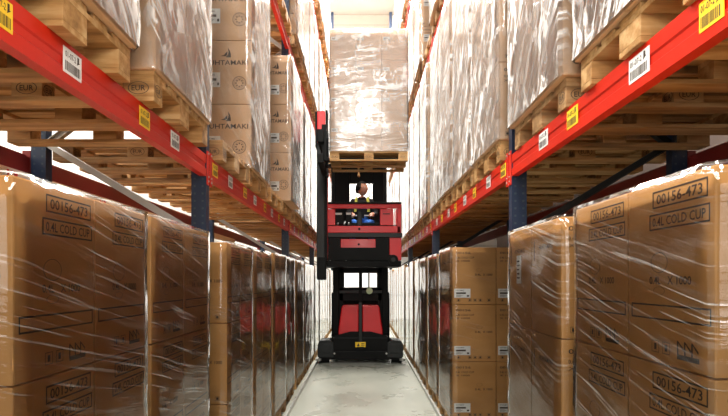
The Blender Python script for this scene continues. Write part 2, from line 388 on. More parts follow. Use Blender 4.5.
# ------------------------------------------------------------------ pallets
def block_stamp(mb, x, y, z, sgn):
    F = Face(mb, (x, y-.05*sgn*-1, z), (0, sgn, 0), (0, 0, 1), (sgn*1.0, 0, 0)); return F
PW, PL, PH = 1.2, .8, .144     # x (lateral), y (along aisle), height
_pal = {}
def pallet_meshes(wm):
    if wm in _pal: return _pal[wm]
    w_ = M[wm]
    def bd(*a):
        mb = MB(); mb.box(*a, w_, .003); return mb.mesh('board')
    top = MB()
    ys = [(-.4, -.255), (-.215, -.115), (-.0725, .0725), (.115, .215), (.255, .4)]
    for a, b_ in ys: top.box(-.6, .6, a, b_, .122, .144, w_, .0025)
    for a in (-.6, -.0725, .455): top.box(a, a+.145, -.4, .4, .100, .122, w_, .0025)
    blk = MB(); blk.box(-.0725, .0725, -.0725 if 0 else -.05, .05, 0, .078, w_, .003)
    blk_c = MB(); blk_c.box(-.0725, .0725, -.0725, .0725, 0, .078, w_, .003)
    stamped = MB(); stamped.box(-.0725, .0725, -.05, .05, 0, .078, w_, .003)
    for sgn in (1, -1):
        F = Face(stamped, (sgn*.0725, -.05*sgn, 0), (0, sgn, 0), (0, 0, 1), (sgn, 0, 0)); F.ring(.05, .039, .04, .004, M['ink'], .7); F.text('EUR', .025, .075, .026, .052, M['ink'])
        F = Face(stamped, (-.0725*sgn, -.05*sgn, 0), (sgn, 0, 0), (0, 0, 1), (0, -sgn, 0)); F.ring(.0725, .039, .05, .004, M['ink'], .6); F.text('EUR', .04, .105, .026, .052, M['ink'])
    bot = MB(); bot.box(-.6, .6, -.05, .05, 0, .022, w_, .003)
    botc = MB(); botc.box(-.6, .6, -.0725, .0725, 0, .022, w_, .003)
    _pal[wm] = dict(top=top.mesh('deck'), blk=blk.mesh('block'), blkc=blk_c.mesh('block'), st=stamped.mesh('block'), bot=bot.mesh('bottom_board'), botc=botc.mesh('bottom_board'))
    # one mesh for far pallets
    mb = MB()
    for a, b_ in ys: mb.box(-.6, .6, a, b_, .122, .144, w_)
    for a in (-.6, -.0725, .455): mb.box(a, a+.145, -.4, .4, .100, .122, w_)
    for x in (-.5275, 0, .5275):
        mb.box(x-.0725, x+.0725, -.4, -.3, .022, .1, w_); mb.box(x-.0725, x+.0725, -.0725, .0725, .022, .1, w_); mb.box(x-.0725, x+.0725, .3, .4, .022, .1, w_)
    for a, b_ in ((-.4, -.3), (-.0725, .0725), (.3, .4)): mb.box(-.6, .6, a, b_, 0, .022, w_)
    _pal[wm]['far'] = mb.mesh('pallet')
    return _pal[wm]
_palp = {}
GP = 'wooden pallets'
def pallet(loc, rz, label, wm='wood', far=False, group=GP):
    P = pallet_meshes(wm)
    if far:
        o = link('pallet', P['far'], None, loc, rz); return tag(o, label, 'pallet', group)
    if wm in _palp:
        r = copy_tree(_palp[wm])
    else:
        r = empty('pallet'); _palp[wm] = r
        link('top_deck', P['top'], r)
        for x in (-.5275, 0, .5275):
            for y in (-.35, 0, .35): link('block', P['blkc'] if y == 0 else (P['st'] if y < 0 else P['blk']), r, (x, y, .022))
        for y in (-.35, 0, .35): link('bottom_board', P['botc'] if y == 0 else P['bot'], r, (0, y, 0))
    r.location = loc; r.rotation_euler = (0, 0, rz)
    return tag(r, label, 'pallet', group)

# ------------------------------------------------------------------ loads
_loadp = {}; _stack = {}
GL = 'film-wrapped carton loads on pallets'
def load(loc, rz, label, side, kind='cup', nx=3, ny=2, nz=3, bx=.42, by=.4, h=.595, fk='film', far=False, stickers=None, group=GL, sk=(.17, .09), seed=0, film_on=True):
    """rows of cartons with stretch film; origin bottom centre"""
    key = (side, kind, nx, ny, nz, bx, by, h, fk, far, stickers, sk, seed)
    dx, dy, H = nx*bx, ny*by, nz*h
    if key in _loadp:
        r = copy_tree(_loadp[key])
    elif far:
        if key not in _stack:
            mb = MB(); cm = M['carton'] if kind in ('cup', 'brand_side') else M['carton_pale']
            for i in range(nx):
                for j in range(ny):
                    for k in range(nz):
                        x = -dx/2+i*bx; y = -dy/2+j*by
                        mb.box(x+.003, x+bx-.003, y+.003, y+by-.003, k*h+.001, k*h+h-.003, cm)
                        if i in (0, nx-1) and j == 0 and stickers:
                            mb.box(x+.04, x+.04+sk[0], y-.001, y+.003, k*h+.1, k*h+.1+sk[1], M['sticker'])
            _stack[key] = mb.mesh('wrapped_load')
        r = link('wrapped_load', _stack[key]); _loadp[key] = r
        link('stretch_film', film_mesh(dx, dy, H, fk, seed=seed), r)
    else:
        r = empty('wrapped_load'); _loadp[key] = r
        for k in range(nz):
            for i in range(nx):
                for j in range(ny):
                    o = link('carton', carton_mesh(bx, by, h, kind, side), r, (-dx/2+(i+.5)*bx, -dy/2+(j+.5)*by, k*h))
                    if stickers and j == 0:
                        link('sticker', sticker_mesh(*sk), o, (stickers[0]-bx/2, -by/2+.0005, stickers[1]))
        if film_on: link('stretch_film', film_mesh(dx, dy, H, fk, seed=seed), r)
    r.location = loc; r.rotation_euler = (0, 0, rz)
    return tag(r, label, 'pallet load', group)

# ================================================================== SETTING
def struct(name, mb): return tag(mb.build(name), kind='structure')
YE = 19.6
mb = MB(); mb.box(-5.4, 5.4, -6, YE+.2, -.2, 0, M['floor']); struct('floor', mb)
mb = MB(); mb.box(-5.4, 5.4, -6, YE+.2, 12.2, 12.4, M['ceiling']); struct('ceiling', mb)
mb = MB(); mb.box(-5.4, 5.4, YE, YE+.2, 0, 12.2, M['wall']); struct('wall_back', mb)
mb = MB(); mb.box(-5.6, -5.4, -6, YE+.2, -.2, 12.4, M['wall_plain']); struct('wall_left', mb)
mb = MB(); mb.box(5.4, 5.6, -6, YE+.2, -.2, 12.4, M['wall_shade']); struct('wall_right', mb)
# guide rails (steel angle beside the aisle)
def guide(x, s, lab):
    r = empty('guide_rail', (x, 0, 0))
    mb = MB(); mb.prism([(0, 0), (s*.05, 0), (s*.05, .006), (s*.006, .006), (s*.006, .055), (0, .055)], .6, 18.2, M['steel'], 'Y'); mb.build('rail_angle', r)
    mb = MB()
    for i in range(34):
        y = .9+i*.52; mb.cyl((s*.03, y, .006), (s*.03, y, .014), .009, M['truck_grey'], 8)
    b_ = mb.build('bolt', r); b_['kind'] = 'stuff'
    tag(r, lab, 'guide rail', 'floor guide rails')
guide(-.86, -1, 'steel guide rail on the floor along the left pallets'); guide(.885, 1, 'steel guide rail on the floor along the right pallets')

# ================================================================== RACKS
LV = [2.30, 4.90, 7.50]; BH = .145
POSTY = [-.4, 3.3, 7.0, 10.7, 14.4, 18.1]
ORD = ['first', 'second', 'third', 'fourth', 'fifth', 'sixth', 'seventh', 'eighth', 'ninth', 'tenth', 'eleventh', 'twelfth', 'thirteenth', 'fourteenth', 'fifteenth', 'sixteenth', 'seventeenth', 'eighteenth', 'nineteenth', 'twentieth']
LVN = ['lowest beam', 'middle beam', 'top beam']
XF = {'L': (-1.05, -1), 'R': (1.01, 1)}
SN = {'L': 'left', 'R': 'right'}
ZT = 11.5
def post_mesh():
    mb = MB()
    # open C profile
    pts = [(-.05, 0), (.05, 0), (.05, .068), (.032, .068), (.032, .06), (.044, .06), (.044, .004), (-.044, .004), (-.044, .06), (-.032, .06), (-.032, .068), (-.05, .068)]
    mb.prism(pts, 0, ZT, M['upright'], 'Z')
    return mb.mesh('post')
pm = post_mesh()
def brace_mesh(a, b_, mk='steel'):
    mb = MB(); p, q = Vector(a), Vector(b_); d = (q-p); L = d.length
    mt = Matrix.Translation(p) @ d.to_track_quat('X', 'Z').to_matrix().to_4x4()
    mb.box(0, L, -.004, .022, -.02, .02, M[mk], 0, mt); mb.box(0, L, -.022, -.004, -.022, -.017, M[mk], 0, mt); mb.box(0, L, -.022, -.004, .017, .022, M[mk], 0, mt)
    return mb.mesh('diagonal_brace')
for side in 'LR':
    xf, s = XF[side]; xb = xf+s*1.08
    bms = []
    z = .25; up = True
    # the diagonal seen under the lowest beam slopes from rear top (z~2.5) to front (z~1.85)
    zs = [.3, .95, 1.90, 2.52, 3.3, 4.1, 4.9, 5.7, 6.5, 7.3, 8.1, 8.9, 9.7, 10.5]
    for i in range(len(zs)-1):
        a, b_ = ((xf+s*.06), (xb-s*.0)) if i % 2 == 0 else ((xb), (xf+s*.06))
        bms.append(brace_mesh((a-xf, .03, zs[i]), (b_-xf, .03, zs[i+1]), 'steel' if side == 'L' else 'truck_grey'))
    fm = MB(); fm.box(-.07, .07, -.012, .08, 0, .008, M['upright']); 
    for (a, b_) in ((-.055, .074), (.058, .074)) if 0 else ((-.058, .035), (.058, .035)): fm.cyl((a, b_, .008), (a, b_, .02), .01, M['steel'], 8)
    fm = fm.mesh('foot_plate')
    for n_, y in enumerate(POSTY):
        if n_ == 0: continue
        r = empty('upright_frame', (xf, y, 0))
        link('post', pm, r, (s*.05, 0, .008)); link('post', pm, r, (s*1.13, 0, .008))
        link('foot_plate', fm, r, (s*.05, 0, 0)); link('foot_plate', fm, r, (s*1.13, 0, 0))
        for b_ in bms: link('diagonal_brace', b_, r)
        tag(r, 'dark blue rack upright frame, %s along the %s row from the camera' % (ORD[n_-1], SN[side]), 'rack upright', 'rack upright frames')
    # beams
    def beam(y0, y1, x, z, mk, lab, front, labels=()):
        r = empty('rack_beam', (x, (y0+y1)/2, z)); L = (y1-y0)
        sg = s if front else -s       # outward normal is -sg
        a, b_ = -L/2+.09, L/2+.0
        mb = MB()
        prof = [(0, 0), (0, .05), (.006, .056), (.006, .085), (0, .091), (0, BH), (.02, BH), (.02, BH-.018), (.045, BH-.018), (.045, 0)]
        mb.prism([(p[0]*sg, p[1]) for p in prof], -L/2+.01, L/2-.01, M[mk], 'Y'); mb.build('beam_profile', r)
        for yy in (-L/2+.005, L/2+.005):
            mb = MB(); u0 = yy-.01 if yy < 0 else yy-.045
            mb.box(min(-.006*sg, .05*sg), max(-.006*sg, .05*sg), u0+.03 if yy<0 else u0-.0, u0+.075 if yy<0 else u0+.045, -.055, BH+.03, M[mk], .003)
            for dz in (-.03, .0, BH+.012): mb.cyl((-.006*sg, u0+(.05 if yy<0 else .022), dz), (-.012*sg, u0+(.05 if yy<0 else .022), dz), .006, M['steel'], 8)
            mb.build('beam_connector', r)
        for (ya, yb, mk2) in labels:
            ya -= (y0+y1)/2; yb -= (y0+y1)/2; mb = MB(); w_ = yb-ya
            z0, z1 = .035, .125
            xx = -.0025*sg
            mb.box(min(0, xx), max(0, xx), ya, yb, z0, z1, M[mk2])
            F = Face(mb, (xx, ya if sg < 0 else yb, z0), (0, 1 if sg < 0 else -1, 0), (0, 0, 1), (-sg, 0, 0))
            h_ = z1-z0; t = 0.08
            x_ = .08
            random.seed(int(ya*100)+5)
            while x_ < .88:
                ww = random.choice((.02, .03, .045)); F.quad(x_*w_, (x_+ww)*w_, .1*h_, .48*h_, M['ink'], .001); x_ += ww+random.choice((.02, .035))
            F.text('01-07-2', .08*w_, .66*w_, .62*h_, .86*h_, M['ink'], .001)
            F.poly([(.72*w_, .58*h_), (.90*w_, .72*h_), (.84*w_, .72*h_), (.84*w_, .92*h_), (.74*w_, .92*h_), (.74*w_, .72*h_)][:6], M['ink'], .001)
            o = mb.build('barcode_label', r); o['label'] = 'yellow barcode label' if mk2 == 'yellow' else 'white barcode label'
        tag(r, lab, 'rack beam', 'rack beams')
    for k in range(5):
        for lv in range(3):
            if lv == 1 and k < 1: continue
            if lv == 2 and k < 2: continue
            labs = []
            if lv == 0:
                if k == 0:
                    labs = [(1.38, 1.47, 'yellow'), (1.72, 1.83, 'sticker'), (2.31, 2.42, 'yellow'), (2.69, 2.81, 'sticker')] if side == 'L' else [(1.365, 1.465, 'yellow'), (1.72, 1.85, 'sticker'), (2.29, 2.41, 'yellow'), (2.66, 2.79, 'sticker')]
                else:
                    y0 = POSTY[k]
                    for q in range(4): labs += [(y0+.14+.9*q, y0+.26+.9*q, 'yellow'), (y0+.55+.9*q, y0+.67+.9*q, 'sticker')]
            ys_, ye_ = POSTY[k]+.05, POSTY[k+1]+.05
            nm = {0: 'nearest bay', 1: 'second bay', 2: 'third bay', 3: 'fourth bay', 4: 'last bay'}[k]
            beam(ys_, ye_, xf, LV[lv], 'red', 'red-orange front beam of the %s rack, %s, %s' % (SN[side], LVN[lv], nm), True, labs)
            beam(ys_, ye_, xb+s*.16, LV[lv], 'red_shade', 'shade-darkened red rear beam of the %s rack, %s, %s' % (SN[side], LVN[lv], nm), False)

# ---- positions along each row (start y of each pallet place)
def starts(k0, k1):
    r = []
    for k in range(k0, k1):
        for i in range(4): r.append(POSTY[k]+.145+.89*i)
    return r
random.seed(11)
def jit(a): return random.uniform(-a, a)
XC = 1.56     # lateral centre of pallets
def put(side, lv, y0, n_, **k):
    """pallet with load at start y0; lv -1 = floor"""
    s = XF[side][1]; z = 0 if lv < 0 else LV[lv]+BH
    where = ('on the floor' if lv < 0 else 'on the '+LVN[lv])
    xc = k.pop('xc', XC); lat = k.pop('lat', .955); onlyp = k.pop('empty', False); ll = k.pop('len', .8); desc = k.pop('desc', 'wrapped load of brown cartons'); pd = k.pop('pdesc', 'wooden pallet')
    pdx = k.pop('near', False)
    wm = random.choice(('wood', 'wood', 'wood_old')); far = y0 > 8.8
    nx = k.get('nx', 3); bx = k.get('bx', .42)
    rz = R(k.pop('rz', jit(.7)))
    x = s*(lat+nx*bx/2)+(0 if 'fix' in k else jit(.008)); k.pop('fix', None)
    px = s*((.985 if lv >= 0 else .95)+.6)
    side_n = SN[side]
    ordn = ORD[n_] if not pdx else 'outermost' if n_ else 'outermost but one'
    pallet((px+jit(.012), y0+.41, z), rz, '%s %s, %s row, %s in line' % ('empty wooden pallet' if onlyp else 'loaded wooden pallet', where, side_n, ordn), wm, far)
    if onlyp: return
    by = ll/2 if 'by' not in k else k.pop('by')
    load((x, y0+.41, z+PH), rz, '%s %s, %s row, %s in line' % (desc, where, side_n, ordn), side, by=round(by, 3), far=far, seed=k.pop('seed', n_ % 3), **k)

# floor left
put('L', -1, 1.335, 0, kind='cup', h=.582, len=.82, rz=0, desc='clear-wrapped load of cold-cup cartons', seed=4, lat=.95, fix=1)
put('L', -1, 2.21, 1, kind='cup', h=.582, len=.82, rz=0, desc='clear-wrapped load of cold-cup cartons', seed=5, lat=.95, fix=1)
for i, y in enumerate(starts(1, 5)):
    put('L', -1, y, i+2, kind='cup', h=random.choice((.575, .582, .582)), fk='film')
# floor right
put('R', -1, 1.37, 0, kind='cup', fk='film_R', len=.88, rz=0, h=.592, lat=.965, desc='clear-wrapped load of cold-cup cartons', seed=4, fix=1)
put('R', -1, 2.34, 1, kind='brand_side', fk='film_R', len=.84, rz=-.3, h=.587, lat=.95, desc='clear-wrapped load with small brand print', seed=5, fix=1)
rs = starts(1, 5)
for i, y in enumerate(rs):
    if i < 2: continue
    if i == 2: put('R', -1, 5.13, 2, kind='cup', nx=2, bx=.46, len=.82, h=.6, lat=.945, rz=0, stickers=(.02, .07), sk=(.17, .095), desc='dark stickered carton load', fix=1)
    else: put('R', -1, y, i, kind='cup', h=random.choice((.575, .6, .595)), fk='film_R')
pass
_r2 = [o for o in col.objects if o.name.startswith('wrapped_load') and 'small brand print' in o.get('label', '')][0]
_mb = MB(); _mb.box(-.0035, -.001, -.04, .04, 0, .17, M['sticker']); F = Face(_mb, (-.0035, .04, 0), (0, -1, 0), (0, 0, 1), (-1, 0, 0))
for _i in range(5): F.quad(.01, .06-.006*(_i % 3), .03+.025*_i, .04+.025*_i, M['ink'], .0005)
_c = [c for c in _r2.children if c.name.startswith('carton') and c.location.x < -.3 and c.location.y > 0 and c.location.z > 1.1][0]
link('sticker', _mb.mesh('sticker'), _c, (-.21, .0, .26))
# first beam level left
for sd in 'LR':
    for j, yy in enumerate((-.60, .30)): put(sd, 0, yy, j, kind='bare_pale', fk='film_milky', h=.6, rz=0, desc='unseen milky-wrapped load beside the camera', fix=1, near=True)  # out-of-view pallets and loads, added to block light onto the near bays
put('L', 0, 1.29, 0, kind='bare_pale', fk='film_milky', h=.6, rz=0, desc='milky-wrapped load of pale cartons', lat=.96, fix=1)
put('L', 0, 2.30, 1, kind='bare_pale', fk='film_milky', h=.6, rz=0, len=.83, desc='tall milky-wrapped load of pale cartons', lat=.965, fix=1)
for i, y in enumerate(starts(1, 5)):
    if i in (0, 2): put('L', 0, y, i+2, empty=True)
    elif i == 1: put('L', 0, 4.31, 3, kind='brand', nx=2, bx=.46, h=.562, nz=4, fk='film_milky', lat=.97, rz=0, stickers=(.06, .15), sk=(.12, .13), desc='pale carton load with large lettering', fix=1)
    elif i == 3: put('L', 0, 6.09, 5, kind='brand', nx=2, bx=.40, h=.6, fk='film_milky', lat=.88, rz=0, stickers=(.14, .12), sk=(.11, .12), desc='smaller-looking lettered carton load', fix=1)
    else: put('L', 0, y, i+2, kind='pale', h=.64, fk='film_milky')
# first beam level right
put('R', 0, 1.40, 0, kind='bare_pale', fk='film_milky', h=.545, nz=4, rz=0, len=.85, desc='milky-wrapped load of pale cartons', lat=.965, fix=1)
put('R', 0, 2.38, 1, kind='bare_pale', fk='film_milky', h=.545, nz=4, rz=0, len=.86, desc='tall milky-wrapped load of pale cartons', lat=.965, stickers=(.06, .33), sk=(.10, .12), fix=1)
for i, y in enumerate(starts(1, 5)):
    put('R', 0, y+(.01 if i < 3 else 0), i+2, kind='pale', h=.545, nz=4, fk='film_milky', len=.84 if i < 3 else .8, rz=jit(.3), lat=.96+jit(.012))
# upper levels
for side in 'LR':
    for i, y in enumerate(starts(1, 5)):
        if y < 5.2: continue
        if side == 'L' and 6 < y < 6.4: put(side, 1, y, i, empty=True)
        elif side == 'R' and 7 < y < 7.9: put(side, 1, y, i, empty=True)
        else: put(side, 1, y, i, kind='pale', h=.58, fk='film_milky', stickers=(.06, .33) if side == 'R' else None, sk=(.10, .12))
    for i, y in enumerate(starts(1, 5)):
        if y < 9.5: continue
        put(side, 2, y, i, kind='pale', h=.55, fk='film_milky')

# white printed tape under the left rear beam
r = empty('marking_tape', (-2.205, 2.0, 2.22))
mb = MB(); mb.box(-.004, 0, -.7, 6.5, 0, .085, M['plank']); t_ = mb.build('tape_strip', r)
mb = MB(); F = Face(mb, (0, 0, 0), (0, 1, 0), (0, 0, 1), (1, 0, 0))
for j in range(9):
    for q, ww in ((0, .02), (.035, .012), (.06, .035)): F.quad(-.4+j*.36+q, -.4+j*.36+q+ww, .03, .07, M['truck_red'], .002)
mb.build('printed_marks', r)
tag(r, 'white tape strip with small red marks below the left rear beam', 'tape')

# ================================================================== REACH TRUCK (man-up narrow aisle truck)
T = empty('order_picker_truck', (-.03, 9.4, 0))
tag(T, 'red and black narrow-aisle truck with raised driver cab in the aisle', 'forklift')
RD, BK, GY = M['truck_red'], M['truck_black'], M['truck_grey']
def tp(name, mb, parent=T): return mb.build(name, parent)
# base chassis
mb = MB(); mb.box(-.80, .80, 0, .5, .07, .24, BK, .02); mb.box(-.55, .55, .05, 2.6, .10, .50, BK, .03); 
mb.prism([(-.62, .24), (.62, .24), (.50, .52), (.2, .60), (-.2, .60), (-.50, .52)], .06, .3, BK, 'Y')
for x in (-.62, -.5, .5, .62): mb.cyl((x, 0, .19), (x, -.012, .19), .018, M['steel'], 10)
tp('chassis', mb)
for s in (-1, 1):
    mb = MB()
    pr = [(s*.52, .12), (s*.82, .12), (s*.82, .36), (s*.78, .43), (s*.60, .45), (s*.52, .40)]
    mb.prism(pr, -.02, .42, GY, 'Y'); mb.box(min(s*.56, s*.8), max(s*.56, s*.8), -.035, -.02, .2, .38, GY, .008); tp('wheel_cover', mb)
    mb = MB(); mb.cyl((s*.60, .1, .08), (s*.80, .1, .08), .08, BK, 24); mb.cyl((s*.81, .1, .08), (s*.595, .1, .08), .035, M['steel'], 16); tp('wheel', mb)
    mb = MB(); mb.cyl((s*.80, -.05, .06), (s*.80, -.05, .10), .055, M['steel'], 20); tp('guide_roller', mb)
# motor covers (two red halves)
for s in (-1, 1):
    mb = MB()
    outer = [(s*.035, .56), (s*.035, 1.10), (s*.35, 1.10), (s*.37, 1.06), (s*.43, .62), (s*.43, .44), (s*.33, .50), (s*.2, .56)]
    mb.prism(outer, .12, .55, RD, 'Y'); o = tp('motor_cover', mb); o['label'] = 'red motor cover'
    mo = o.modifiers.new('b', 'BEVEL'); mo.width = .02; mo.segments = 2
mb = MB(); mb.box(-.033, .033, .02, .14, .26, 1.16, GY, .008); tp('centre_post', mb)
mb = MB(); mb.box(-.10, .10, -.005, .02, .31, .41, M['yellow'], .006); mb.box(-.07, .07, -.03, -.004, .25, .32, BK, .008)
F = Face(mb, (-.10, -.005, .31), (1, 0, 0), (0, 0, 1), (0, -1, 0)); F.poly([(.03, .02), (.09, .02), (.06, .08)], M['ink']); F.quad(.115, .18, .06, .075, M['ink']); F.quad(.115, .18, .035, .045, M['ink'])
o = tp('warning_plate', mb); o['label'] = 'yellow warning plate'
# mast
for s in (-1, 1):
    mb = MB(); pr = [(s*.36, .60), (s*.54, .60), (s*.54, .64), (s*.42, .66), (s*.42, .82), (s*.54, .84), (s*.54, .88), (s*.36, .88)]
    mb.prism([(p[0], p[1]) for p in pr], .45, 4.1, BK, 'Z'); mb.box(min(s*.44, s*.56), max(s*.44, s*.56), .5, .62, .50, 1.9, BK, .01); tp('mast_rail', mb)
    mb = MB(); mb.cyl((s*.37, .70, .5), (s*.37, .70, 3.9), .035, GY, 16); tp('lift_cylinder', mb)
for z0, z1 in ((1.17, 1.45), (1.74, 1.9), (3.98, 4.1), (2.95, 3.05)):
    mb = MB(); mb.box(-.44, .44, .60, .70, z0, z1, BK, .01)
    if z0 < 1.2: mb.box(-.44, .44, .58, .64, 1.33, 1.39, GY, .008)
    tp('mast_crossbar', mb)
mb = MB(); mb.box(-.035, .035, .55, .62, 1.1, 1.8, BK, .006); mb.cyl((.17, .58, 1.45), (.17, .58, 1.75), .016, GY, 8); tp('lift_chain', mb)
mb = MB(); mb.cyl((.18, .50, 1.38), (.18, .56, 1.38), .065, M['glass_green'], 20); mb.cyl((.18, .55, 1.38), (.18, .6, 1.38), .075, BK, 20); o = tp('work_light', mb); o['label'] = 'pale green round lamp'
# rear body: drive unit behind the mast
mb = MB(); mb.box(-.62, .62, 1.0, 2.6, .1, 1.35, BK, .05); mb.box(-.63, .63, 1.25, 2.3, .45, 1.15, RD, .03); tp('rear_body', mb)
# cab
CF = -.45   # front of the cab relative to T
mb = MB(); mb.box(-.69, .75, CF, .55, 1.84, 1.95, BK, .015); mb.box(-.60, .60, CF-.01, CF+.05, 1.95, 2.06, BK, .01); 
for x in (-.55, -.26): mb.cyl((x, CF-.001, 1.965), (x, CF-.012, 1.965), .012, M['steel'], 8)
for x in (.22, .30, .36, .46): mb.cyl((x, CF-.001, 1.985), (x, CF-.02, 1.985), .016, M['sticker'], 8)
tp('cab_floor', mb)
mb = MB(); mb.prism([(-.58, 1.96), (.52, 1.96), (.52, 2.37), (.28, 2.37), (.28, 2.19), (-.36, 2.19), (-.36, 2.37), (-.58, 2.37)], CF-.03, CF+.25, BK, 'Y'); mb.box(-.36, .28, CF+.0, CF+.22, 2.18, 2.35, RD, .008); mb.cyl((-.03, CF-.02, 2.25), (-.03, CF+.01, 2.25), .02, BK, 10); tp('step_well', mb)
for a_, b_ in ((-.68, -.59), (.53, .75)):
    mb = MB(); mb.box(a_, b_, CF, .5, 1.96, 2.40, RD, .01); o = tp('lower_side_panel', mb); o['label'] = 'red lower side panel'
mb = MB(); mb.cyl((.60, CF-.04, 1.97), (.60, CF, 1.97), .09, BK, 20); mb.cyl((.60, CF-.045, 1.97), (.60, CF-.02, 1.97), .04, GY, 12); tp('pivot_hub', mb)
mb = MB(); mb.box(-.70, .76, CF-.05, CF+.06, 2.375, 2.455, GY, .01); tp('bumper_bar', mb)
mb = MB(); mb.box(-.685, .735, CF-.02, CF+.04, 2.46, 2.585, RD, .01); mb.cyl((-.02, CF-.03, 2.53), (-.02, CF-.02, 2.53), .022, BK, 12); mb.box(-.685, .735, CF, CF+.3, 2.585, 2.60, BK, 0); o = tp('front_panel', mb); o['label'] = 'red front panel below the cab opening'
mb = MB(); mb.box(-.69, .75, CF-.03, CF+.04, 2.905, 2.985, RD, .012); mb.box(-.69, .75, CF-.04, CF+.05, 2.986, 3.02, BK, .008)
for x0, x1 in ((-.69, -.62), (.67, .75)): mb.box(x0, x1, CF-.02, CF+.04, 2.46, 2.93, RD, .01)
mb.box(.745, .765, CF-.03, CF+.0, 2.50, 2.95, M['sticker'], .004)
o = tp('guard_rail', mb); o['label'] = 'red guard rail around the cab front'
mb = MB(); mb.box(-.67, -.46, CF+.02, CF+.06, 2.60, 2.90, RD, .01); o = tp('cab_side_panel', mb); o['label'] = 'red inner panel'
mb = MB(); mb.box(.36, .60, CF+.0, CF+.10, 2.60, 2.90, RD, .01); mb.box(.41, .54, CF-.006, CF+.002, 2.80, 2.815, GY); o = tp('cab_side_panel', mb); o['label'] = 'red inner panel with slot'
for s, x in ((-1, -.64), (1, .72)):
    mb = MB(); mb.box(x-.03, x+.03, .1, 1.0, 2.0, 2.98, RD, .01); tp('side_gate', mb)
# cab rear wall with window, roof
mb = MB()
mb.box(-.56, -.22, .48, .56, 1.95, 3.95, BK, .01); mb.box(.24, .50, .48, .56, 1.95, 3.95, BK, .01); mb.box(-.22, .24, .48, .56, 1.95, 2.9, BK, .01); mb.box(-.22, .24, .48, .56, 3.55, 3.95, BK, .01); mb.box(.165, .185, .47, .49, 2.9, 3.56, GY)
tp('cab_back_panel', mb)
mb = MB()
for x in (-.53, .47):
    mb.box(x-.03, x+.03, CF+.45, CF+.52, 1.95, 4.08, BK, .01)
mb.box(-.60, .54, CF+.42, .60, 4.06, 4.12, BK, .01)
for i in range(7): mb.box(-.56+i*.17, -.53+i*.17, CF+.42, .58, 4.02, 4.06, BK)
tp('overhead_guard', mb)
mb = MB(); mb.cyl((-.05, CF+.50, 3.98), (-.03, CF+.44, 3.62), .018, M['wood'], 8); mb.sph((-.03, CF+.44, 3.6), .03, M['wood'], seg=10); o = tp('hanging_strap', mb); o['label'] = 'brown hanging strap'
# console
mb = MB(); mb.box(-.06, .03, CF+.08, CF+.2, 2.60, 2.86, GY, .015); mb.box(-.40, .36, CF+.12, CF+.30, 2.56, 2.66, BK, .02); tp('console', mb)
mb = MB(); mb.box(-.48, -.30, CF+.06, CF+.16, 2.62, 2.84, BK, .015); mb.box(-.27, -.16, CF+.06, CF+.16, 2.64, 2.86, BK, .012)
mb.box(-.47, -.34, CF+.055, CF+.06, 2.80, 2.835, M['paper']); mb.box(-.26, -.17, CF+.055, CF+.06, 2.80, 2.84, M['paper'])
for x in (-.42, -.30, -.22): mb.cyl((x, CF+.05, 2.62), (x+.02, CF+.09, 2.68), .016, M['steel'], 8)
o = tp('control_panel', mb)
mb = MB(); mb.box(-.56, -.50, CF+.05, CF+.08, 2.68, 2.82, M['paper'], .004); tp('document_holder', mb)
mb = MB(); mb.box(-.24, .22, .08, .46, 2.44, 2.58, BK, .04); mb.box(-.2, .18, .15, .42, 1.95, 2.44, BK, .02); mb.box(-.22, .20, .38, .47, 2.56, 2.86, BK, .03); tp('driver_seat', mb)
# auxiliary mast with fork carriage on the left, in front of the cab
mb = MB(); mb.box(-.76, -.62, CF-.42, CF-.24, 1.62, 4.55, GY, .012); mb.box(-.75, -.60, CF-.44, CF-.22, 1.60, 2.0, BK, .015); mb.box(-.62, -.585, CF-.40, CF-.25, 1.9, 4.3, BK, .006); tp('fork_mast', mb)
mb = MB(); mb.box(-.745, -.605, CF-.47, CF-.42, 3.98, 4.52, RD, .01); mb.box(-.60, -.565, CF-.45, CF-.24, 3.5, 4.55, BK, .006); mb.box(-.78, -.745, CF-.46, CF-.3, 3.9, 4.52, BK, .006); o = tp('mast_head', mb); o['label'] = 'red mast head cover'
mb = MB(); mb.box(-.612, -.59, CF-.24, CF-.0, 2.0, 3.6, RD, .004); mb.box(-.7, -.6, CF-.26, CF+.1, 2.0, 2.1, BK, .01); mb.box(-.7, -.6, CF-.26, CF+.1, 2.8, 2.9, BK, .01); o = tp('mast_bracket', mb)
PZ = 3.43
for yy in (-1.70, -1.30):
    mb = MB(); mb.box(-.52, .62, yy-.06, yy+.06, PZ+.035, PZ+.075, BK, .006); mb.box(-.60, -.52, yy-.06, yy+.06, PZ+.035, PZ+.60, BK, .006); tp('fork', mb)
mb = MB(); mb.box(-.66, -.56, -1.85, CF-.24, PZ+.30, PZ+.50, BK, .01); mb.box(-.66, -.56, -1.85, CF-.24, PZ-.02, PZ+.12, BK, .01); tp('fork_carriage', mb)

# pallet and load on the forks
o = pallet((.105, 7.92, PZ), 0, 'wooden pallet carried high on the truck forks', 'wood')
load((.105, 7.92, PZ+PH), 0, 'bright film-wrapped carton load carried high on the truck forks', 'L', kind='bare_pale', nx=3, ny=2, nz=4, bx=.396, by=.4, h=.468, fk='film_load', stickers=(.02, .30), sk=(.10, .055), seed=2)

